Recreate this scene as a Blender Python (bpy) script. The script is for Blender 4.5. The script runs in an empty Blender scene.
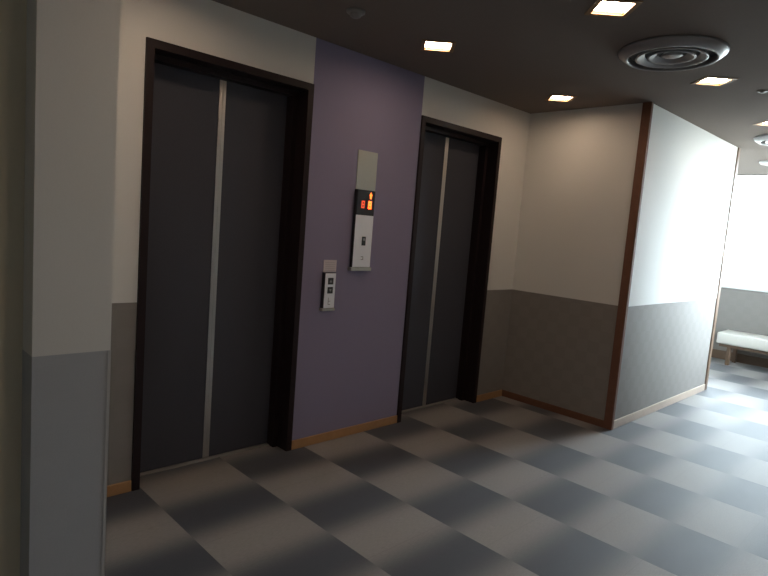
import bpy, bmesh, math, random
from mathutils import Vector, Matrix
random.seed(4)
D = bpy.data
C = bpy.context.scene.collection
PI = math.pi
H = 2.42            # ceiling height
WZ = 0.941          # top of the wainscot
XB, XC, XD, XE = 0.95, 1.867, 2.804, 3.185
YF, XG, XW = -0.986, 5.366, 7.45
HF = 2.163

# ------------------------------------------------------------------ materials
def new_mat(name):
    m = D.materials.new(name); m.use_nodes = True
    nt = m.node_tree
    return m, nt, nt.nodes, nt.links, nt.nodes['Principled BSDF']

def M(name, col, rough=0.5, metal=0.0, spec=0.5, noise=0.0, nscale=60.0, bump=0.0, coat=0.0):
    m, nt, N, L, b = new_mat(name)
    b.inputs['Base Color'].default_value = (*col, 1)
    b.inputs['Roughness'].default_value = rough
    b.inputs['Metallic'].default_value = metal
    b.inputs['Specular IOR Level'].default_value = spec
    b.inputs['Coat Weight'].default_value = coat
    if noise or bump:
        tc = N.new('ShaderNodeTexCoord'); no = N.new('ShaderNodeTexNoise')
        no.inputs['Scale'].default_value = nscale; no.inputs['Detail'].default_value = 4
        L.new(tc.outputs['Object'], no.inputs['Vector'])
        if noise:
            mx = N.new('ShaderNodeMix'); mx.data_type = 'RGBA'
            mx.inputs[6].default_value = (*[c * (1 - noise) for c in col], 1)
            mx.inputs[7].default_value = (*[min(1, c * (1 + noise)) for c in col], 1)
            L.new(no.outputs['Fac'], mx.inputs[0]); L.new(mx.outputs[2], b.inputs['Base Color'])
        if bump:
            bp = N.new('ShaderNodeBump'); bp.inputs['Strength'].default_value = bump
            bp.inputs['Distance'].default_value = 0.002
            L.new(no.outputs['Fac'], bp.inputs['Height']); L.new(bp.outputs['Normal'], b.inputs['Normal'])
    return m

def math_node(N, L, op, a, b=None, c=None):
    n = N.new('ShaderNodeMath'); n.operation = op
    for i, v in enumerate((a, b, c)):
        if v is None: continue
        if isinstance(v, (int, float)): n.inputs[i].default_value = v
        else: L.new(v, n.inputs[i])
    return n.outputs[0]

def mix_col(N, L, fac, a, b):
    mx = N.new('ShaderNodeMix'); mx.data_type = 'RGBA'
    for i, v in ((0, fac), (6, a), (7, b)):
        if isinstance(v, (int, float)): mx.inputs[i].default_value = v
        elif isinstance(v, tuple): mx.inputs[i].default_value = (*v, 1)
        else: L.new(v, mx.inputs[i])
    return mx.outputs[2]

def wallpaper(name, upper, lower, ckc=.025):
    """pale textured paper above, grey woven paper below the dado line"""
    m, nt, N, L, b = new_mat(name)
    geo = N.new('ShaderNodeNewGeometry'); sep = N.new('ShaderNodeSeparateXYZ')
    L.new(geo.outputs['Position'], sep.inputs[0])
    no = N.new('ShaderNodeTexNoise'); no.inputs['Scale'].default_value = 260; no.inputs['Detail'].default_value = 3
    L.new(geo.outputs['Position'], no.inputs['Vector'])
    up = mix_col(N, L, no.outputs['Fac'], tuple(c * .96 for c in upper), tuple(min(1, c * 1.03) for c in upper))
    # woven basket squares of the lower paper
    ck = N.new('ShaderNodeTexChecker'); ck.inputs['Scale'].default_value = 11
    xy = math_node(N, L, 'ADD', sep.outputs[0], sep.outputs[1])
    cmb = N.new('ShaderNodeCombineXYZ'); L.new(xy, cmb.inputs[0]); L.new(sep.outputs[2], cmb.inputs[1])
    cmb.inputs[2].default_value = 0.013
    L.new(cmb.outputs[0], ck.inputs['Vector'])
    ck.inputs['Color1'].default_value = (1, 1, 1, 1); ck.inputs['Color2'].default_value = (0, 0, 0, 1)
    lo = mix_col(N, L, ck.outputs['Fac'], tuple(c * (1 - ckc) for c in lower), tuple(c * (1 + ckc) for c in lower))
    lo2 = mix_col(N, L, no.outputs['Fac'], lo, tuple(c * .9 for c in lower))
    f = math_node(N, L, 'GREATER_THAN', sep.outputs[2], WZ)
    L.new(mix_col(N, L, f, lo2, up), b.inputs['Base Color'])
    b.inputs['Roughness'].default_value = 0.75
    b.inputs['Specular IOR Level'].default_value = 0.3
    bp = N.new('ShaderNodeBump'); bp.inputs['Strength'].default_value = 0.25; bp.inputs['Distance'].default_value = 0.001
    L.new(no.outputs['Fac'], bp.inputs['Height']); L.new(bp.outputs['Normal'], b.inputs['Normal'])
    return m

def carpet():
    m, nt, N, L, b = new_mat('carpet_tile')
    geo = N.new('ShaderNodeNewGeometry'); sep = N.new('ShaderNodeSeparateXYZ')
    L.new(geo.outputs['Position'], sep.inputs[0])
    x, y = sep.outputs[0], sep.outputs[1]
    i = math_node(N, L, 'FLOOR', math_node(N, L, 'DIVIDE', math_node(N, L, 'SUBTRACT', x, 0.048), 0.4985))
    ph = math_node(N, L, 'MULTIPLY', i, PI)
    w = math_node(N, L, 'COSINE', math_node(N, L, 'ADD', math_node(N, L, 'MULTIPLY', math_node(N, L, 'ADD', y, PHY), 2 * PI / 0.634), ph))
    f = math_node(N, L, 'MULTIPLY_ADD', w, 0.5, 0.5)
    rmp = N.new('ShaderNodeMapRange'); rmp.interpolation_type = 'SMOOTHSTEP'
    rmp.inputs['From Min'].default_value = 0.0; rmp.inputs['From Max'].default_value = 1.0
    L.new(f, rmp.inputs['Value'])
    f = rmp.outputs['Result']
    no = N.new('ShaderNodeTexNoise'); no.inputs['Scale'].default_value = 1.0; no.inputs['Detail'].default_value = 3
    mp = N.new('ShaderNodeMapping'); mp.inputs['Scale'].default_value = (40, 260, 1)
    L.new(geo.outputs['Position'], mp.inputs['Vector']); L.new(mp.outputs['Vector'], no.inputs['Vector'])
    col = mix_col(N, L, f, LIGHT, DARK)
    col = mix_col(N, L, math_node(N, L, 'MULTIPLY', no.outputs['Fac'], 0.5), col, (0.02, 0.02, 0.024))
    # thin seams between the tiles
    sm = math_node(N, L, 'ABSOLUTE', math_node(N, L, 'SUBTRACT', math_node(N, L, 'FRACT', math_node(N, L, 'DIVIDE', math_node(N, L, 'ADD', y, 0.02), 0.249)), 0.5))
    sm = math_node(N, L, 'MULTIPLY', math_node(N, L, 'LESS_THAN', sm, 0.010), 0.12)
    col = mix_col(N, L, sm, col, (0.02, 0.02, 0.022))
    L.new(col, b.inputs['Base Color'])
    b.inputs['Roughness'].default_value = 0.65
    b.inputs['Specular IOR Level'].default_value = 0.5
    b.inputs['Sheen Weight'].default_value = 0.25
    b.inputs['Sheen Roughness'].default_value = 0.5
    bp = N.new('ShaderNodeBump'); bp.inputs['Strength'].default_value = 0.35; bp.inputs['Distance'].default_value = 0.002
    L.new(no.outputs['Fac'], bp.inputs['Height']); L.new(bp.outputs['Normal'], b.inputs['Normal'])
    return m
LIGHT = (0.30, 0.275, 0.255)
PHY = 0.41
DARK = (0.025, 0.027, 0.040)

def wood(name, a, c2, rough=0.45):
    m, nt, N, L, b = new_mat(name)
    tc = N.new('ShaderNodeTexCoord'); mp = N.new('ShaderNodeMapping'); mp.inputs['Scale'].default_value = (3, 3, 3)
    wv = N.new('ShaderNodeTexNoise'); wv.inputs['Scale'].default_value = 9; wv.inputs['Detail'].default_value = 6
    L.new(tc.outputs['Object'], mp.inputs['Vector']); L.new(mp.outputs['Vector'], wv.inputs['Vector'])
    L.new(mix_col(N, L, wv.outputs['Fac'], a, c2), b.inputs['Base Color'])
    b.inputs['Roughness'].default_value = rough
    return m

def emis(name, col, s):
    m, nt, N, L, b = new_mat(name)
    b.inputs['Base Color'].default_value = (*col, 1)
    b.inputs['Emission Color'].default_value = (*col, 1)
    b.inputs['Emission Strength'].default_value = s
    return m

def glass_mat():
    m, nt, N, L, b = new_mat('window_glass')
    N.remove(b)
    out = [n for n in N if n.type == 'OUTPUT_MATERIAL'][0]
    t = N.new('ShaderNodeBsdfTransparent'); t.inputs[0].default_value = (.93, .96, .95, 1)
    g = N.new('ShaderNodeBsdfGlossy'); g.inputs['Roughness'].default_value = 0.02
    fr = N.new('ShaderNodeFresnel'); fr.inputs['IOR'].default_value = 1.45
    mx = N.new('ShaderNodeMixShader')
    L.new(fr.outputs[0], mx.inputs[0]); L.new(t.outputs[0], mx.inputs[1]); L.new(g.outputs[0], mx.inputs[2])
    L.new(mx.outputs[0], out.inputs['Surface'])
    return m

WHITE = (0.70, 0.69, 0.66); GREY = (0.262, 0.242, 0.226)
m_wall = wallpaper('white_and_grey_wallpaper', WHITE, GREY)
m_wall_weave = wallpaper('white_and_woven_grey_wallpaper', WHITE, GREY, .045)
m_wall_pillar = wallpaper('white_and_light_grey_wallpaper', WHITE, (0.45, 0.465, 0.49), .01)
m_purple = M('purple_wallpaper', (0.262, 0.235, 0.345), 0.8, spec=0.25, noise=0.06, nscale=220, bump=0.2)
m_beige = M('beige_wall_paint', (0.84, 0.75, 0.58), 0.7, noise=0.03)
m_brownwall = M('brown_wall_panel', (0.17, 0.13, 0.10), 0.6)
m_ceil = M('dark_brown_ceiling', (0.215, 0.180, 0.158), 0.9, spec=0.1, noise=0.05, nscale=80, bump=0.15)
m_floor = carpet()
m_base = wood('oak_baseboard', (0.36, 0.19, 0.085), (0.46, 0.26, 0.12))
m_base_glare = wood('glare_washed_wood', (0.46, 0.36, 0.29), (0.54, 0.44, 0.36))  # baseboard wood paled in colour to stand in for glare
m_trim = wood('reddish_wood', (0.13, 0.055, 0.03), (0.19, 0.085, 0.05), 0.7)
m_darkwood = wood('dark_wood', (0.12, 0.075, 0.045), (0.18, 0.11, 0.07))
m_frame = M('dark_brown_steel', (0.018, 0.010, 0.011), 0.5, spec=0.25)
m_door = M('charcoal_door_film', (0.062, 0.064, 0.080), 0.6, spec=0.2, noise=0.08, nscale=120)
m_steel = M('brushed_steel', (0.62, 0.60, 0.57), 0.32, metal=1.0, noise=0.05, nscale=90)
m_plate = M('satin_steel_plate', (0.50, 0.49, 0.43), 0.40, metal=0.8, noise=0.05, nscale=90)
m_face = M('pale_silver_face', (0.84, 0.87, 0.94), 0.4)
m_black = M('black_plastic', (0.012, 0.012, 0.014), 0.35)
m_key = M('dark_grey_button', (0.03, 0.035, 0.04), 0.4)
m_mark = M('grey_marking', (0.28, 0.29, 0.30), 0.5)
m_paper = M('pinkish_paper', (0.62, 0.55, 0.57), 0.6)
m_print = M('faint_print', (0.50, 0.44, 0.46), 0.6)
m_led = emis('orange_display_light', (1.0, 0.20, 0.03), 2.6)
m_led_dim = emis('dim_orange_display_light', (0.8, 0.14, 0.05), 0.5)
m_lamp = emis('warm_lamp_diffuser', (1.0, 0.74, 0.53), 38.0)
m_lamptrim = M('bronze_glow_lamp_trim', (0.30, 0.17, 0.07), 0.5)  # bronze, colour brightened for a lamp glow that does not reach it
m_gold = M('golden_reflector', (0.10, 0.045, 0.012), 0.5)
m_alu = M('grey_aluminium_diffuser', (0.34, 0.34, 0.35), 0.36, metal=0.3)
m_vent = M('dark_duct_metal', (0.14, 0.14, 0.145), 0.5)
m_white = M('white_painted_metal', (0.75, 0.75, 0.74), 0.45)
m_vinyl = M('white_vinyl', (0.72, 0.70, 0.64), 0.45, bump=0.1, nscale=150)
m_clear = M('clear_corner_guard', (0.50, 0.50, 0.50), 0.4)
m_glass = glass_mat()

# ------------------------------------------------------------------ mesh helpers
def box(bm, x0, x1, y0, y1, z0, z1, bev=0.0, seg=2):
    t = bmesh.new()
    bmesh.ops.create_cube(t, size=1)
    for v in t.verts:
        v.co = Vector(((x0 + x1) / 2 + v.co.x * (x1 - x0), (y0 + y1) / 2 + v.co.y * (y1 - y0), (z0 + z1) / 2 + v.co.z * (z1 - z0)))
    if bev:
        bmesh.ops.bevel(t, geom=t.edges[:], offset=bev, segments=seg, affect='EDGES', profile=0.5)
    me = D.meshes.new('tmp'); t.to_mesh(me); t.free(); bm.from_mesh(me); D.meshes.remove(me)
    return bm

def lathe(bm, prof, n=48, cx=0, cy=0):
    rings = []
    for r, z in prof:
        if r < 1e-6: rings.append([bm.verts.new((cx, cy, z))])
        else: rings.append([bm.verts.new((cx + r * math.cos(2 * PI * k / n), cy + r * math.sin(2 * PI * k / n), z)) for k in range(n)])
    for a, b in zip(rings, rings[1:]):
        for k in range(n):
            k2 = (k + 1) % n
            if len(a) == 1: bm.faces.new((a[0], b[k], b[k2]))
            elif len(b) == 1: bm.faces.new((a[k], b[0], a[k2]))
            else: bm.faces.new((a[k], b[k], b[k2], a[k2]))
    return bm

def prism(bm, pts, y0, y1):
    """outline in x-z, extruded along y"""
    a = [bm.verts.new((x, y0, z)) for x, z in pts]; b = [bm.verts.new((x, y1, z)) for x, z in pts]
    n = len(pts)
    bm.faces.new(a); bm.faces.new(b[::-1])
    for k in range(n):
        bm.faces.new((a[k], b[k], b[(k + 1) % n], a[(k + 1) % n]))
    return bm

def obj(name, bm, mat, parent=None, smooth=False, loc=None):
    bmesh.ops.recalc_face_normals(bm, faces=bm.faces[:])
    me = D.meshes.new(name); bm.to_mesh(me); bm.free()
    me.materials.append(mat)
    if smooth:
        for p in me.polygons: p.use_smooth = True
    o = D.objects.new(name, me); C.objects.link(o)
    if parent: o.parent = parent
    if loc: o.location = loc
    return o

def struct(name, bm, mat, parent=None):
    o = obj(name, bm, mat, parent)
    if parent is None: o['kind'] = 'structure'
    return o

def B(*a, **k): return box(bmesh.new(), *a, **k)

def thing(name, label, cat, loc, rz=0, group=None):
    o = D.objects.new(name, None); C.objects.link(o)
    o.location = loc; o.rotation_euler = (0, 0, rz); o.empty_display_size = 0.1
    o['label'] = label; o['category'] = cat
    if group: o['group'] = group
    return o

def dup(root, loc, label):
    r = root.copy(); C.objects.link(r); r.location = loc; r['label'] = label
    for ch in list(root.children):
        c = ch.copy(); C.objects.link(c); c.parent = r
        for g in list(ch.children):
            d = g.copy(); C.objects.link(d); d.parent = c
    return r

# ------------------------------------------------------------------ the setting
X0, Y0, YB = -4.0, -3.9, 1.8
struct('floor', B(X0 - .2, XW + .2, Y0 - .2, YB + .2, -0.12, 0.0), m_floor)
LAMPS = [(1.425, -0.497), (1.428, -1.503), (2.805, -0.487), (2.812, -1.503), (4.23, -1.503),
         (0.03, -0.497), (0.03, -1.503), (0.03, -2.51), (1.428, -2.51)]  # this row is out of view, added for brightness
LQ = 0.076          # half side of a lamp opening
def loop(bm, pts, z):
    vs = [bm.verts.new((x, y, z)) for x, y in pts]
    return [bm.edges.new((vs[k], vs[(k + 1) % len(vs)])) for k in range(len(vs))]
bm = bmesh.new()
ed = loop(bm, [(X0 - .2, Y0 - .2), (XW + .2, Y0 - .2), (XW + .2, YB + .2), (X0 - .2, YB + .2)], H)
for lx, ly in LAMPS:
    q = LQ * math.sqrt(2)
    ed += loop(bm, [(lx + q, ly), (lx, ly + q), (lx - q, ly), (lx, ly - q)], H)
bmesh.ops.triangle_fill(bm, use_beauty=True, edges=ed)
r_ = bmesh.ops.extrude_face_region(bm, geom=bm.faces[:])
bmesh.ops.translate(bm, verts=[g for g in r_['geom'] if isinstance(g, bmesh.types.BMVert)], vec=(0, 0, .10))
struct('ceiling', bm, m_ceil)

# elevator wall (plane y = 0): papered pieces around the two openings
bm = bmesh.new()
box(bm, -0.43, 0.0, 0, 0.26, 0, H)
box(bm, 0.0, XB, 0, 0.26, HF, H)
box(bm, XC, XD, 0, 0.26, HF, H)
box(bm, XD, XE, 0, 0.26, 0, H)
struct('wall_back', bm, m_wall)
struct('wall_accent', B(XB, XC, 0, 0.26, 0, H), m_purple)
struct('wall_light_block', B(-0.5, XE + .1, 0.30, 0.36, 0, H), m_black)  # unseen black plate added to stop light leaking around the doors
# block that sticks out to the right of the second elevator
struct('wall_right', B(XE, XG, YF, YB, 0, H), m_wall_weave)
struct('wall_alcove', B(XG, XW, YB - .1, YB, 0, H), m_wall)
# pillar end and beige wall at the left edge of the view
struct('wall_left', B(-0.646, -0.43, -0.909, 0.26, 0, H), m_wall_pillar)
struct('wall_side', B(X0, -0.646, -0.80, 0.26, 0, H), m_beige)
struct('wall_end', B(X0 - .2, X0, Y0, -0.80, 0, H), m_wall)
# front wall behind the viewer; its step and window added to light the block
SX, SY = 4.0, -2.75
GX0, GX1, GZ0, GZ1 = 4.65, 6.9, 0.90, H - .02
bm = bmesh.new()
box(bm, X0 - .2, SX, Y0 - .2, Y0, 0, H)
box(bm, SX, SX + .2, Y0 - .2, SY - .2, 0, H)
box(bm, SX, GX0, SY - .2, SY, 0, H); box(bm, GX1, XW + .2, SY - .2, SY, 0, H)
box(bm, GX0, GX1, SY - .2, SY, 0, GZ0); box(bm, GX0, GX1, SY - .2, SY, GZ1, H)
struct('wall_front', bm, m_wall)
bm = bmesh.new()
box(bm, GX0, GX1, SY - .12, SY - .06, GZ0, GZ0 + .04); box(bm, GX0, GX1, SY - .12, SY - .06, GZ1 - .04, GZ1)
for k in range(3):
    xx = GX0 + .02 + (GX1 - GX0 - .04) * k / 2
    box(bm, xx - .02, xx + .02, SY - .12, SY - .06, GZ0, GZ1)
w2 = struct('window_added', bm, m_white)  # unseen window, put in to brighten the projecting block
for k in range(2):
    xa = GX0 + .02 + (GX1 - GX0 - .04) * k / 2 + .02; xb = GX0 + .02 + (GX1 - GX0 - .04) * (k + 1) / 2 - .02
    obj('pane', B(xa, xb, SY - .092, SY - .088, GZ0 + .04, GZ1 - .04), m_glass, w2)

# window wall on the far right (plane x = XW)
WY0, WY1 = -2.5, 0.75
bm = bmesh.new()
box(bm, XW, XW + .2, Y0, YB, 0, 1.0)
box(bm, XW, XW + .2, Y0, WY0, 1.0, H)
box(bm, XW, XW + .2, 0.75, YB, 1.0, H)
struct('wall_window', bm, m_wall)
struct('trim_1', B(XW - 0.035, XW + .2, WY0, WY1, 0.945, 1.065, bev=0.006), m_white)     # white sill apron
bm = bmesh.new()
wz0, wz1 = 1.065, H - 0.003
box(bm, XW + .06, XW + .11, WY0, WY1, wz0, wz0 + .04); box(bm, XW + .06, XW + .11, WY0, WY1, wz1 - .012, wz1)
nb = 3
WYS = [WY0 + .02, -1.45, 0.05, WY1 - .02]
for k in range(nb + 1):
    yy = WYS[k]
    box(bm, XW + .06, XW + .11, yy - .02, yy + .02, wz0, wz1)
w1 = struct('window_1', bm, m_white)
for k in range(nb):
    y0 = WYS[k] + .02
    y1 = WYS[k + 1] - .02
    obj('pane', B(XW + .083, XW + .087, y0, y1, wz0 + .04, wz1 - .012), m_glass, w1)

BH = 0.056
def base(name, *a): struct(name, B(*a, 0, BH, bev=0.003), m_base)
base('baseboard_left', -0.43, -0.002, -0.012, 0.0)
base('baseboard_accent', XB + .002, XC - .002, -0.012, 0.0)
base('baseboard_back', XD + .002, XE - .012, -0.012, 0.0)
struct('baseboard_side', B(XE - 0.012, XE, YF + .05, 0, 0, BH, bev=0.003), m_trim)
struct('baseboard_right', B(XE + .02, XG - .06, YF - .012, YF, 0, BH + .01, bev=0.003), m_base_glare)
struct('baseboard_window', B(XW - .015, XW, Y0, YB - .1, 0, 0.115, bev=0.004), m_darkwood)
# wooden corner strip of the projecting block, and the strip at its far end
struct('trim_2', B(XE - .014, XE + .022, YF - .014, YF + .052, 0, H, bev=0.004), m_trim)
struct('trim_3', B(XG - .05, XG + .012, YF - .012, YF + .05, 0, H, bev=0.003), m_darkwood)
bm = bmesh.new()
box(bm, -0.438, -0.4288, -0.9102, -0.909, 0, WZ); box(bm, -0.43, -0.4288, -0.9102, -0.89, 0, WZ)
struct('trim_4', bm, m_clear)

# ------------------------------------------------------------------ elevators
def elevator(x0, x1, label):
    t = thing('elevator_door', label, 'elevator door', (x0, 0, 0), group='elevator doors')
    w = x1 - x0
    a, s = 0.038, 0.070            # face of the frame, inner stop
    g = 0.001
    bm = bmesh.new()
    yA, yM, yB = -0.012, 0.085, 0.150
    for (l, r, y0, y1, zt) in ((a, w - a, yA, yM, HF - .040), (s, w - s, yM, yB, HF - .066)):
        U = [(g, 0), (g, HF - g), (w - g, HF - g), (w - g, 0), (r, 0), (r, zt), (l, zt), (l, 0)]
        # three bars as one welded U profile
        for q in ((U[0], U[1], U[6], U[7]), (U[1], U[2], U[5], U[6]), (U[2], U[3], U[4], U[5])):
            prism(bm, q, y0, y1)
    obj('frame', bm, m_frame, t)
    c = w / 2 - .004
    zt = HF - .05
    yd = 0.1515
    pl = obj('door_panel', B(s - .03, c, yd, yd + .035, 0.008, zt, bev=.001), m_door, t)
    pr = obj('door_panel', B(c + .002, w - s + .03, yd, yd + .035, 0.008, zt, bev=.001), m_door, t)
    e = obj('edge_strip', B(c - .018, c + .0005, yd - .003, yd + .002, 0.010, zt - .018, bev=.0008), m_steel, pl)
    e['label'] = 'bright brushed steel strip along the closing edge'
    e = obj('edge_strip', B(c + .0015, c + .020, yd - .003, yd + .002, 0.010, zt - .018, bev=.0008), m_steel, pr)
    e['label'] = 'bright brushed steel strip along the closing edge'
    sl = bmesh.new()
    box(sl, s - .02, w - s + .02, yd - .026, yd + .04, 0.0, 0.005)
    box(sl, s, w - s, yd - .016, yd - .010, 0.005, 0.0065)
    obj('sill', sl, M('sill_steel', (.30, .29, .28), .5, metal=.3), t)
    return t
elevator(0.0, XB, 'wide dark charcoal elevator door nearest the viewer, left of the purple wall panel')
elevator(XC, XD, 'dark charcoal elevator door right of the purple panel, nearer the far corner')

# ------------------------------------------------------------------ indicator panel on the purple wall
def seg_digit(bm, cx, cz, w, h, on, y0, y1, th):
    S = {'a': (cx - w / 2, cx + w / 2, cz + h / 2 - th, cz + h / 2), 'g': (cx - w / 2, cx + w / 2, cz - th / 2, cz + th / 2),
         'd': (cx - w / 2, cx + w / 2, cz - h / 2, cz - h / 2 + th), 'f': (cx - w / 2, cx - w / 2 + th, cz, cz + h / 2),
         'b': (cx + w / 2 - th, cx + w / 2, cz, cz + h / 2), 'e': (cx - w / 2, cx - w / 2 + th, cz - h / 2, cz),
         'c': (cx + w / 2 - th, cx + w / 2, cz - h / 2, cz)}
    for k in on:
        a, b, c, d = S[k]; box(bm, a, b, y0, y1, c, d)

PX = 1.405
t = thing('elevator_indicator_panel', 'tall silver elevator indicator panel with orange display on the purple wall', 'indicator panel', (PX, 0, 1.09))
def bx(x0, x1, y0, y1, z0, z1, bev=0): return B(x0 - PX, x1 - PX, y0, y1, z0 - 1.09, z1 - 1.09, bev=bev)
p = obj('back_plate', bx(1.322, 1.487, -0.005, 0, 1.12, 1.853, .001), m_plate, t); p['label'] = 'plain steel plate reaching above the display'
obj('housing', bx(1.314, 1.466, -0.028, -0.005, 1.122, 1.610, .0015), m_black, t)
fp = obj('face_plate', bx(1.316, 1.464, -0.032, -0.028, 1.124, 1.452, .001), m_face, t)
ds = obj('display', bx(1.316, 1.464, -0.0325, -0.028, 1.454, 1.608, .001), m_black, t)
bm = bmesh.new(); cx, cz = 1.428 - PX, 1.578 - 1.09
prism(bm, [(cx - .013, cz), (cx, cz + .022), (cx + .013, cz), (cx + .007, cz), (cx + .007, cz - .020), (cx - .007, cz - .020), (cx - .007, cz)], -.0335, -.0325)
o = obj('direction_arrow', bm, m_led, ds); o['label'] = 'glowing orange arrow'
bm = bmesh.new(); seg_digit(bm, 1.424 - PX, 1.519 - 1.09, .026, .048, 'abcdefg', -.0335, -.0325, .009)
o = obj('digit', bm, m_led, ds); o['label'] = 'bright orange digit'
bm = bmesh.new(); seg_digit(bm, 1.366 - PX, 1.519 - 1.09, .026, .046, 'abcdefg', -.0335, -.0325, .008)
o = obj('digit', bm, m_led_dim, ds); o['label'] = 'dim orange digit'
k = obj('key_switch', bx(1.378, 1.410, -0.0345, -0.032, 1.262, 1.318, .001), m_key, fp)
k['label'] = 'small black button plate'
bm = bmesh.new(); lathe(bm, [(0, 0), (.009, 0), (.009, .002), (0, .002)], 20); bmesh.ops.rotate(bm, verts=bm.verts[:], cent=(0, 0, 0), matrix=Matrix.Rotation(PI / 2, 3, 'X'))
bmesh.ops.translate(bm, verts=bm.verts[:], vec=(1.394 - PX, -.0345, 1.300 - 1.09)); obj('key_switch', bm, m_mark, fp)
bm = bmesh.new(); seg_digit(bm, 1.390 - PX, 1.172 - 1.09, .020, .040, 'abg', -.0328, -.032, .004); obj('marking', bm, m_mark, fp)
obj('bottom_trim', bx(1.304, 1.476, -0.034, 0, 1.100, 1.121, .0015), m_plate, t)

# ------------------------------------------------------------------ call button panel
QX = 1.155
t = thing('elevator_call_panel', 'narrow silver elevator call panel with two dark square buttons', 'call panel', (QX, 0, 0.85))
def bq(x0, x1, y0, y1, z0, z1, bev=0): return B(x0 - QX, x1 - QX, y0, y1, z0 - 0.85, z1 - 0.85, bev=bev)
obj('housing', bq(1.106, 1.190, -0.028, 0.002, 0.868, 1.086, .0015), m_black, t)
fp = obj('face_plate', bq(1.108, 1.188, -0.032, -0.028, 0.870, 1.084, .001), m_face, t)
for zc, up in ((1.036, True), (0.980, False)):
    b_ = obj('button', bq(1.128, 1.168, -0.0355, -0.032, zc - .020, zc + .020, .001), m_key, t)
    s = 1 if up else -1
    bm = prism(bmesh.new(), [(-.007 - .010, zc - .85 - .008 * s), (-.007, zc - .85 + .010 * s), (-.007 + .010, zc - .85 - .008 * s)], -.0361, -.0355)
    a_ = obj('arrow_mark', bm, m_mark, b_); a_['label'] = 'grey arrow pointing up' if up else 'grey arrow pointing down'
bm = bmesh.new(); seg_digit(bm, 1.147 - QX, 0.912 - .85, .018, .044, 'fged', -.0327, -.032, .0035); obj('marking', bm, m_mark, fp)
obj('bottom_trim', bq(1.098, 1.196, -0.033, 0, 0.852, 0.867, .0015), m_plate, t)
t = thing('notice_card', 'small pinkish notice card on the purple wall above the call panel', 'notice', (1.160, 0, 1.089))
c_ = obj('card', B(-.050, .050, -.003, 0, 0, .074, bev=.0008), m_paper, t)
bm = bmesh.new()
for zc in (.058, .046, .034, .022, .010): box(bm, -.040, .040 - .012 * random.random(), -.0034, -.003, zc - .0022, zc + .0022)
obj('printed_lines', bm, m_print, c_)

# ------------------------------------------------------------------ ceiling fittings
def downlight(loc, label):
    t = thing('ceiling_downlight', label, 'ceiling light', loc, PI / 4, 'square recessed downlights')
    def ring(bm, q, r, z0, z1):
        for (a, b, c, d) in ((-r, r, q, r), (-r, r, -r, -q), (-r, -q, -q, q), (q, r, -q, q)):
            box(bm, a, b, c, d, z0, z1)
        return bm
    obj('trim_frame', ring(bmesh.new(), LQ - .004, LQ + .018, -0.004, 0), m_lamptrim, t)
    obj('reflector', ring(bmesh.new(), LQ - .004, LQ - .001, 0, .05), m_gold, t)
    q = LQ - .004
    obj('diffuser', B(-q, q, -q, q, .010, .05), m_lamp, t)
    return t
d0 = downlight((1.425, -0.497, H), 'lit square downlight above the purple panel, nearest the elevator wall')
for x, y, lab in ((1.428, -1.503, 'large lit square downlight cut by the top edge, left of the round air diffuser'),
                  (2.805, -0.487, 'small lit square downlight in front of the white corner wall'),
                  (2.812, -1.503, 'lit square downlight just right of and beyond the round air diffuser'),
                  (4.23, -1.503, 'lit square downlight at the right edge, before the far round diffuser'),
                  (0.03, -0.497, 'added unseen square downlight over the left end of the elevator wall, above the view'),  # from here on, unseen lamps added to brighten the left side
                  (0.03, -1.503, 'added unseen square downlight in front of the pillar, above the view'),
                  (0.03, -2.51, 'added unseen square downlight overhead beside the viewer, above the view'),
                  (1.428, -2.51, 'added unseen square downlight to the right of the viewer, above the view')):
    dup(d0, (x, y, H), lab)

def diffuser(loc, label, s=1.0):
    t = thing('air_diffuser', label, 'air diffuser', loc, 0, 'round ceiling air diffusers')
    obj('outer_ring', lathe(bmesh.new(), [(.258 * s, 0), (.264 * s, -.005), (.259 * s, -.016), (.226 * s, -.042), (.216 * s, -.043), (.212 * s, -.038), (.218 * s, -.020), (.224 * s, -.002)], 64), m_alu, t, True)
    for R_, z in ((.170, -.036), (.112, -.031)):
        R_ *= s
        obj('cone_ring', lathe(bmesh.new(), [(R_ - .040 * s, z + .018), (R_ - .008, z - .002), (R_, z - .004), (R_ + .006, z - .001), (R_ + .002, z + .004), (R_ - .030 * s, z + .024)], 64), m_alu, t, True)
    obj('centre_disc', lathe(bmesh.new(), [(0, -.030), (.036 * s, -.029), (.054 * s, -.022), (.046 * s, -.014), (0, -.010)], 48), m_alu, t, True)
    obj('neck', lathe(bmesh.new(), [(0, -.0005), (.222 * s, -.0005), (.222 * s, -.0025), (0, -.0025)], 48), m_vent, t)
    return t
a0 = diffuser((2.14, -1.50, H), 'large round grey ceiling air diffuser with stepped rings between two downlights')
dup(a0, (4.90, -1.49, H), 'round grey ceiling air diffuser cut by the right edge, beyond the last downlight')

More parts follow.
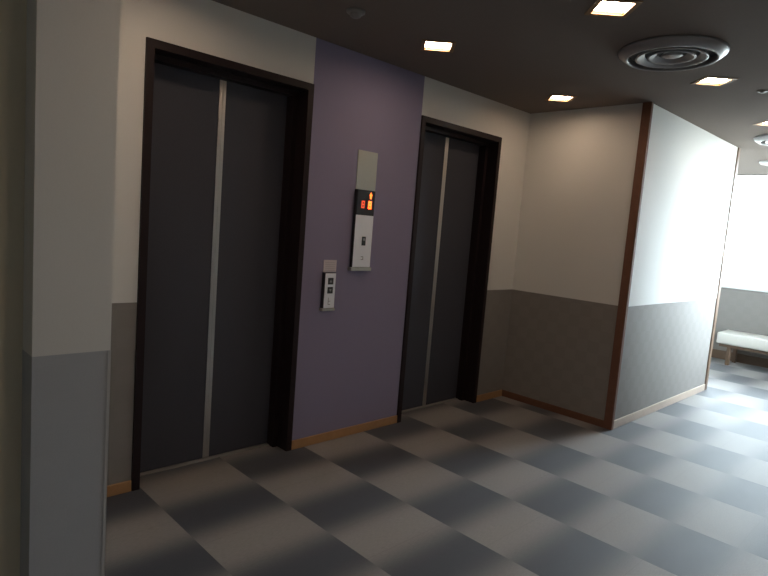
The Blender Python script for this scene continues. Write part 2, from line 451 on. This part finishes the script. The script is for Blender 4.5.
def small_round(name, label, cat, loc, prof_body, prof_tip, mat):
    t = thing(name, label, cat, loc)
    obj('base_plate', lathe(bmesh.new(), prof_body, 32), mat, t, True)
    obj('sensor', lathe(bmesh.new(), prof_tip, 24), mat, t, True)
    return t
small_round('smoke_detector', 'small round detector on the dark ceiling near the top edge, left of the lights', 'smoke detector', (0.808, -0.502, H),
            [(0, 0), (.046, 0), (.046, -.008), (.038, -.014), (0, -.014)], [(.030, -.014), (.026, -.026), (.016, -.032), (0, -.033)], M('grey_plastic', (.24, .23, .22), .5))
small_round('fire_sprinkler', 'tiny round sprinkler on the dark ceiling right of the square light', 'sprinkler', (3.18, -1.675, H),
            [(0, 0), (.030, 0), (.028, -.004), (0, -.005)], [(.014, -.005), (.013, -.010), (0, -.011)], M('grey_metal', (.25, .235, .22), .5))
small_round('ceiling_fitting', 'small white round fitting on the bright ceiling close to the window', 'ceiling fitting', (6.36, -1.06, H),
            [(0, 0), (.13, 0), (.13, -.012), (.115, -.026), (.09, -.03), (0, -.03)], [(.07, -.03), (.06, -.042), (0, -.046)], m_white)

# ------------------------------------------------------------------ bench under the window
t = thing('bench', 'low white upholstered bench under the bright window at the right', 'bench', (7.215, -1.45, 0))
SX0, SX1, SY0, SY1 = -.215, .205, -.92, .87
obj('seat_cushion', B(SX0, SX1, SY0, SY1, .262, .405, bev=.018, seg=4), m_vinyl, t, True)
obj('seat_frame', B(SX0 + .03, SX1 - .02, SY0 + .03, SY1 - .03, .225, .262, bev=.003), m_darkwood, t)
for sx in (SX0 + .07, SX1 - .06):
    for sy in (SY0 + .14, SY1 - .14):
        obj('leg', B(sx - .022, sx + .022, sy - .022, sy + .022, 0, .225, bev=.003), m_darkwood, t)

# ------------------------------------------------------------------ light
w = D.worlds.new('overcast_sky'); bpy.context.scene.world = w; w.use_nodes = True
bg = w.node_tree.nodes['Background']
bg.inputs[1].default_value = 50.0
wn, wl = w.node_tree.nodes, w.node_tree.links            # bright overcast sky above the horizon, darker ground below it
wtc = wn.new('ShaderNodeTexCoord'); wsp = wn.new('ShaderNodeSeparateXYZ'); wl.new(wtc.outputs['Generated'], wsp.inputs[0])
wmr = wn.new('ShaderNodeMapRange'); wmr.inputs['From Min'].default_value = -0.10; wmr.inputs['From Max'].default_value = 0.06
wl.new(wsp.outputs[2], wmr.inputs['Value'])
wl.new(mix_col(wn, wl, wmr.outputs['Result'], (0.20, 0.21, 0.21), (0.78, 0.885, 1.0)), bg.inputs[0])
def portal(loc, sx, sy, rot):
    pl = D.lights.new('window_portal', 'AREA'); pl.shape = 'RECTANGLE'; pl.size = sx; pl.size_y = sy
    pl.cycles.is_portal = True
    po = D.objects.new('window_portal', pl); C.objects.link(po)
    po.location = loc; po.rotation_euler = rot.to_euler(); po['kind'] = 'helper'
portal((XW + .16, (WY0 + WY1) / 2, (wz0 + wz1) / 2), WY1 - WY0, wz1 - wz0, Matrix(((0, 0, 1), (1, 0, 0), (0, 1, 0))))
portal(((GX0 + GX1) / 2, SY - .16, (GZ0 + GZ1) / 2), GX1 - GX0, GZ1 - GZ0, Matrix(((-1, 0, 0), (0, 0, -1), (0, 1, 0))))

# ------------------------------------------------------------------ camera
yaw, pit, rol = -0.776, -0.1062, 0.0787
fw = Vector((math.cos(pit) * math.sin(-yaw), math.cos(pit) * math.cos(yaw), math.sin(pit)))
r = fw.cross(Vector((0, 0, 1))).normalized(); u = r.cross(fw)
R_ = math.cos(rol) * r + math.sin(rol) * u; U_ = -math.sin(rol) * r + math.cos(rol) * u
cam = D.cameras.new('camera'); co = D.objects.new('camera', cam); C.objects.link(co)
mat = Matrix((R_, U_, -fw)).transposed().to_4x4(); mat.translation = Vector((-1.07303, -2.76391, 1.39339))
co.matrix_world = mat
cam.sensor_width = 36; cam.lens = 577.36 / 768 * 36; cam.clip_start = 0.02
sc = bpy.context.scene
sc.camera = co
sc.view_settings.view_transform = 'Standard'; sc.view_settings.look = 'None'
sc.view_settings.exposure = 0.0; sc.view_settings.gamma = 1; sc.view_settings.use_curve_mapping = False
sc.cycles.max_bounces = 10; sc.cycles.diffuse_bounces = 6
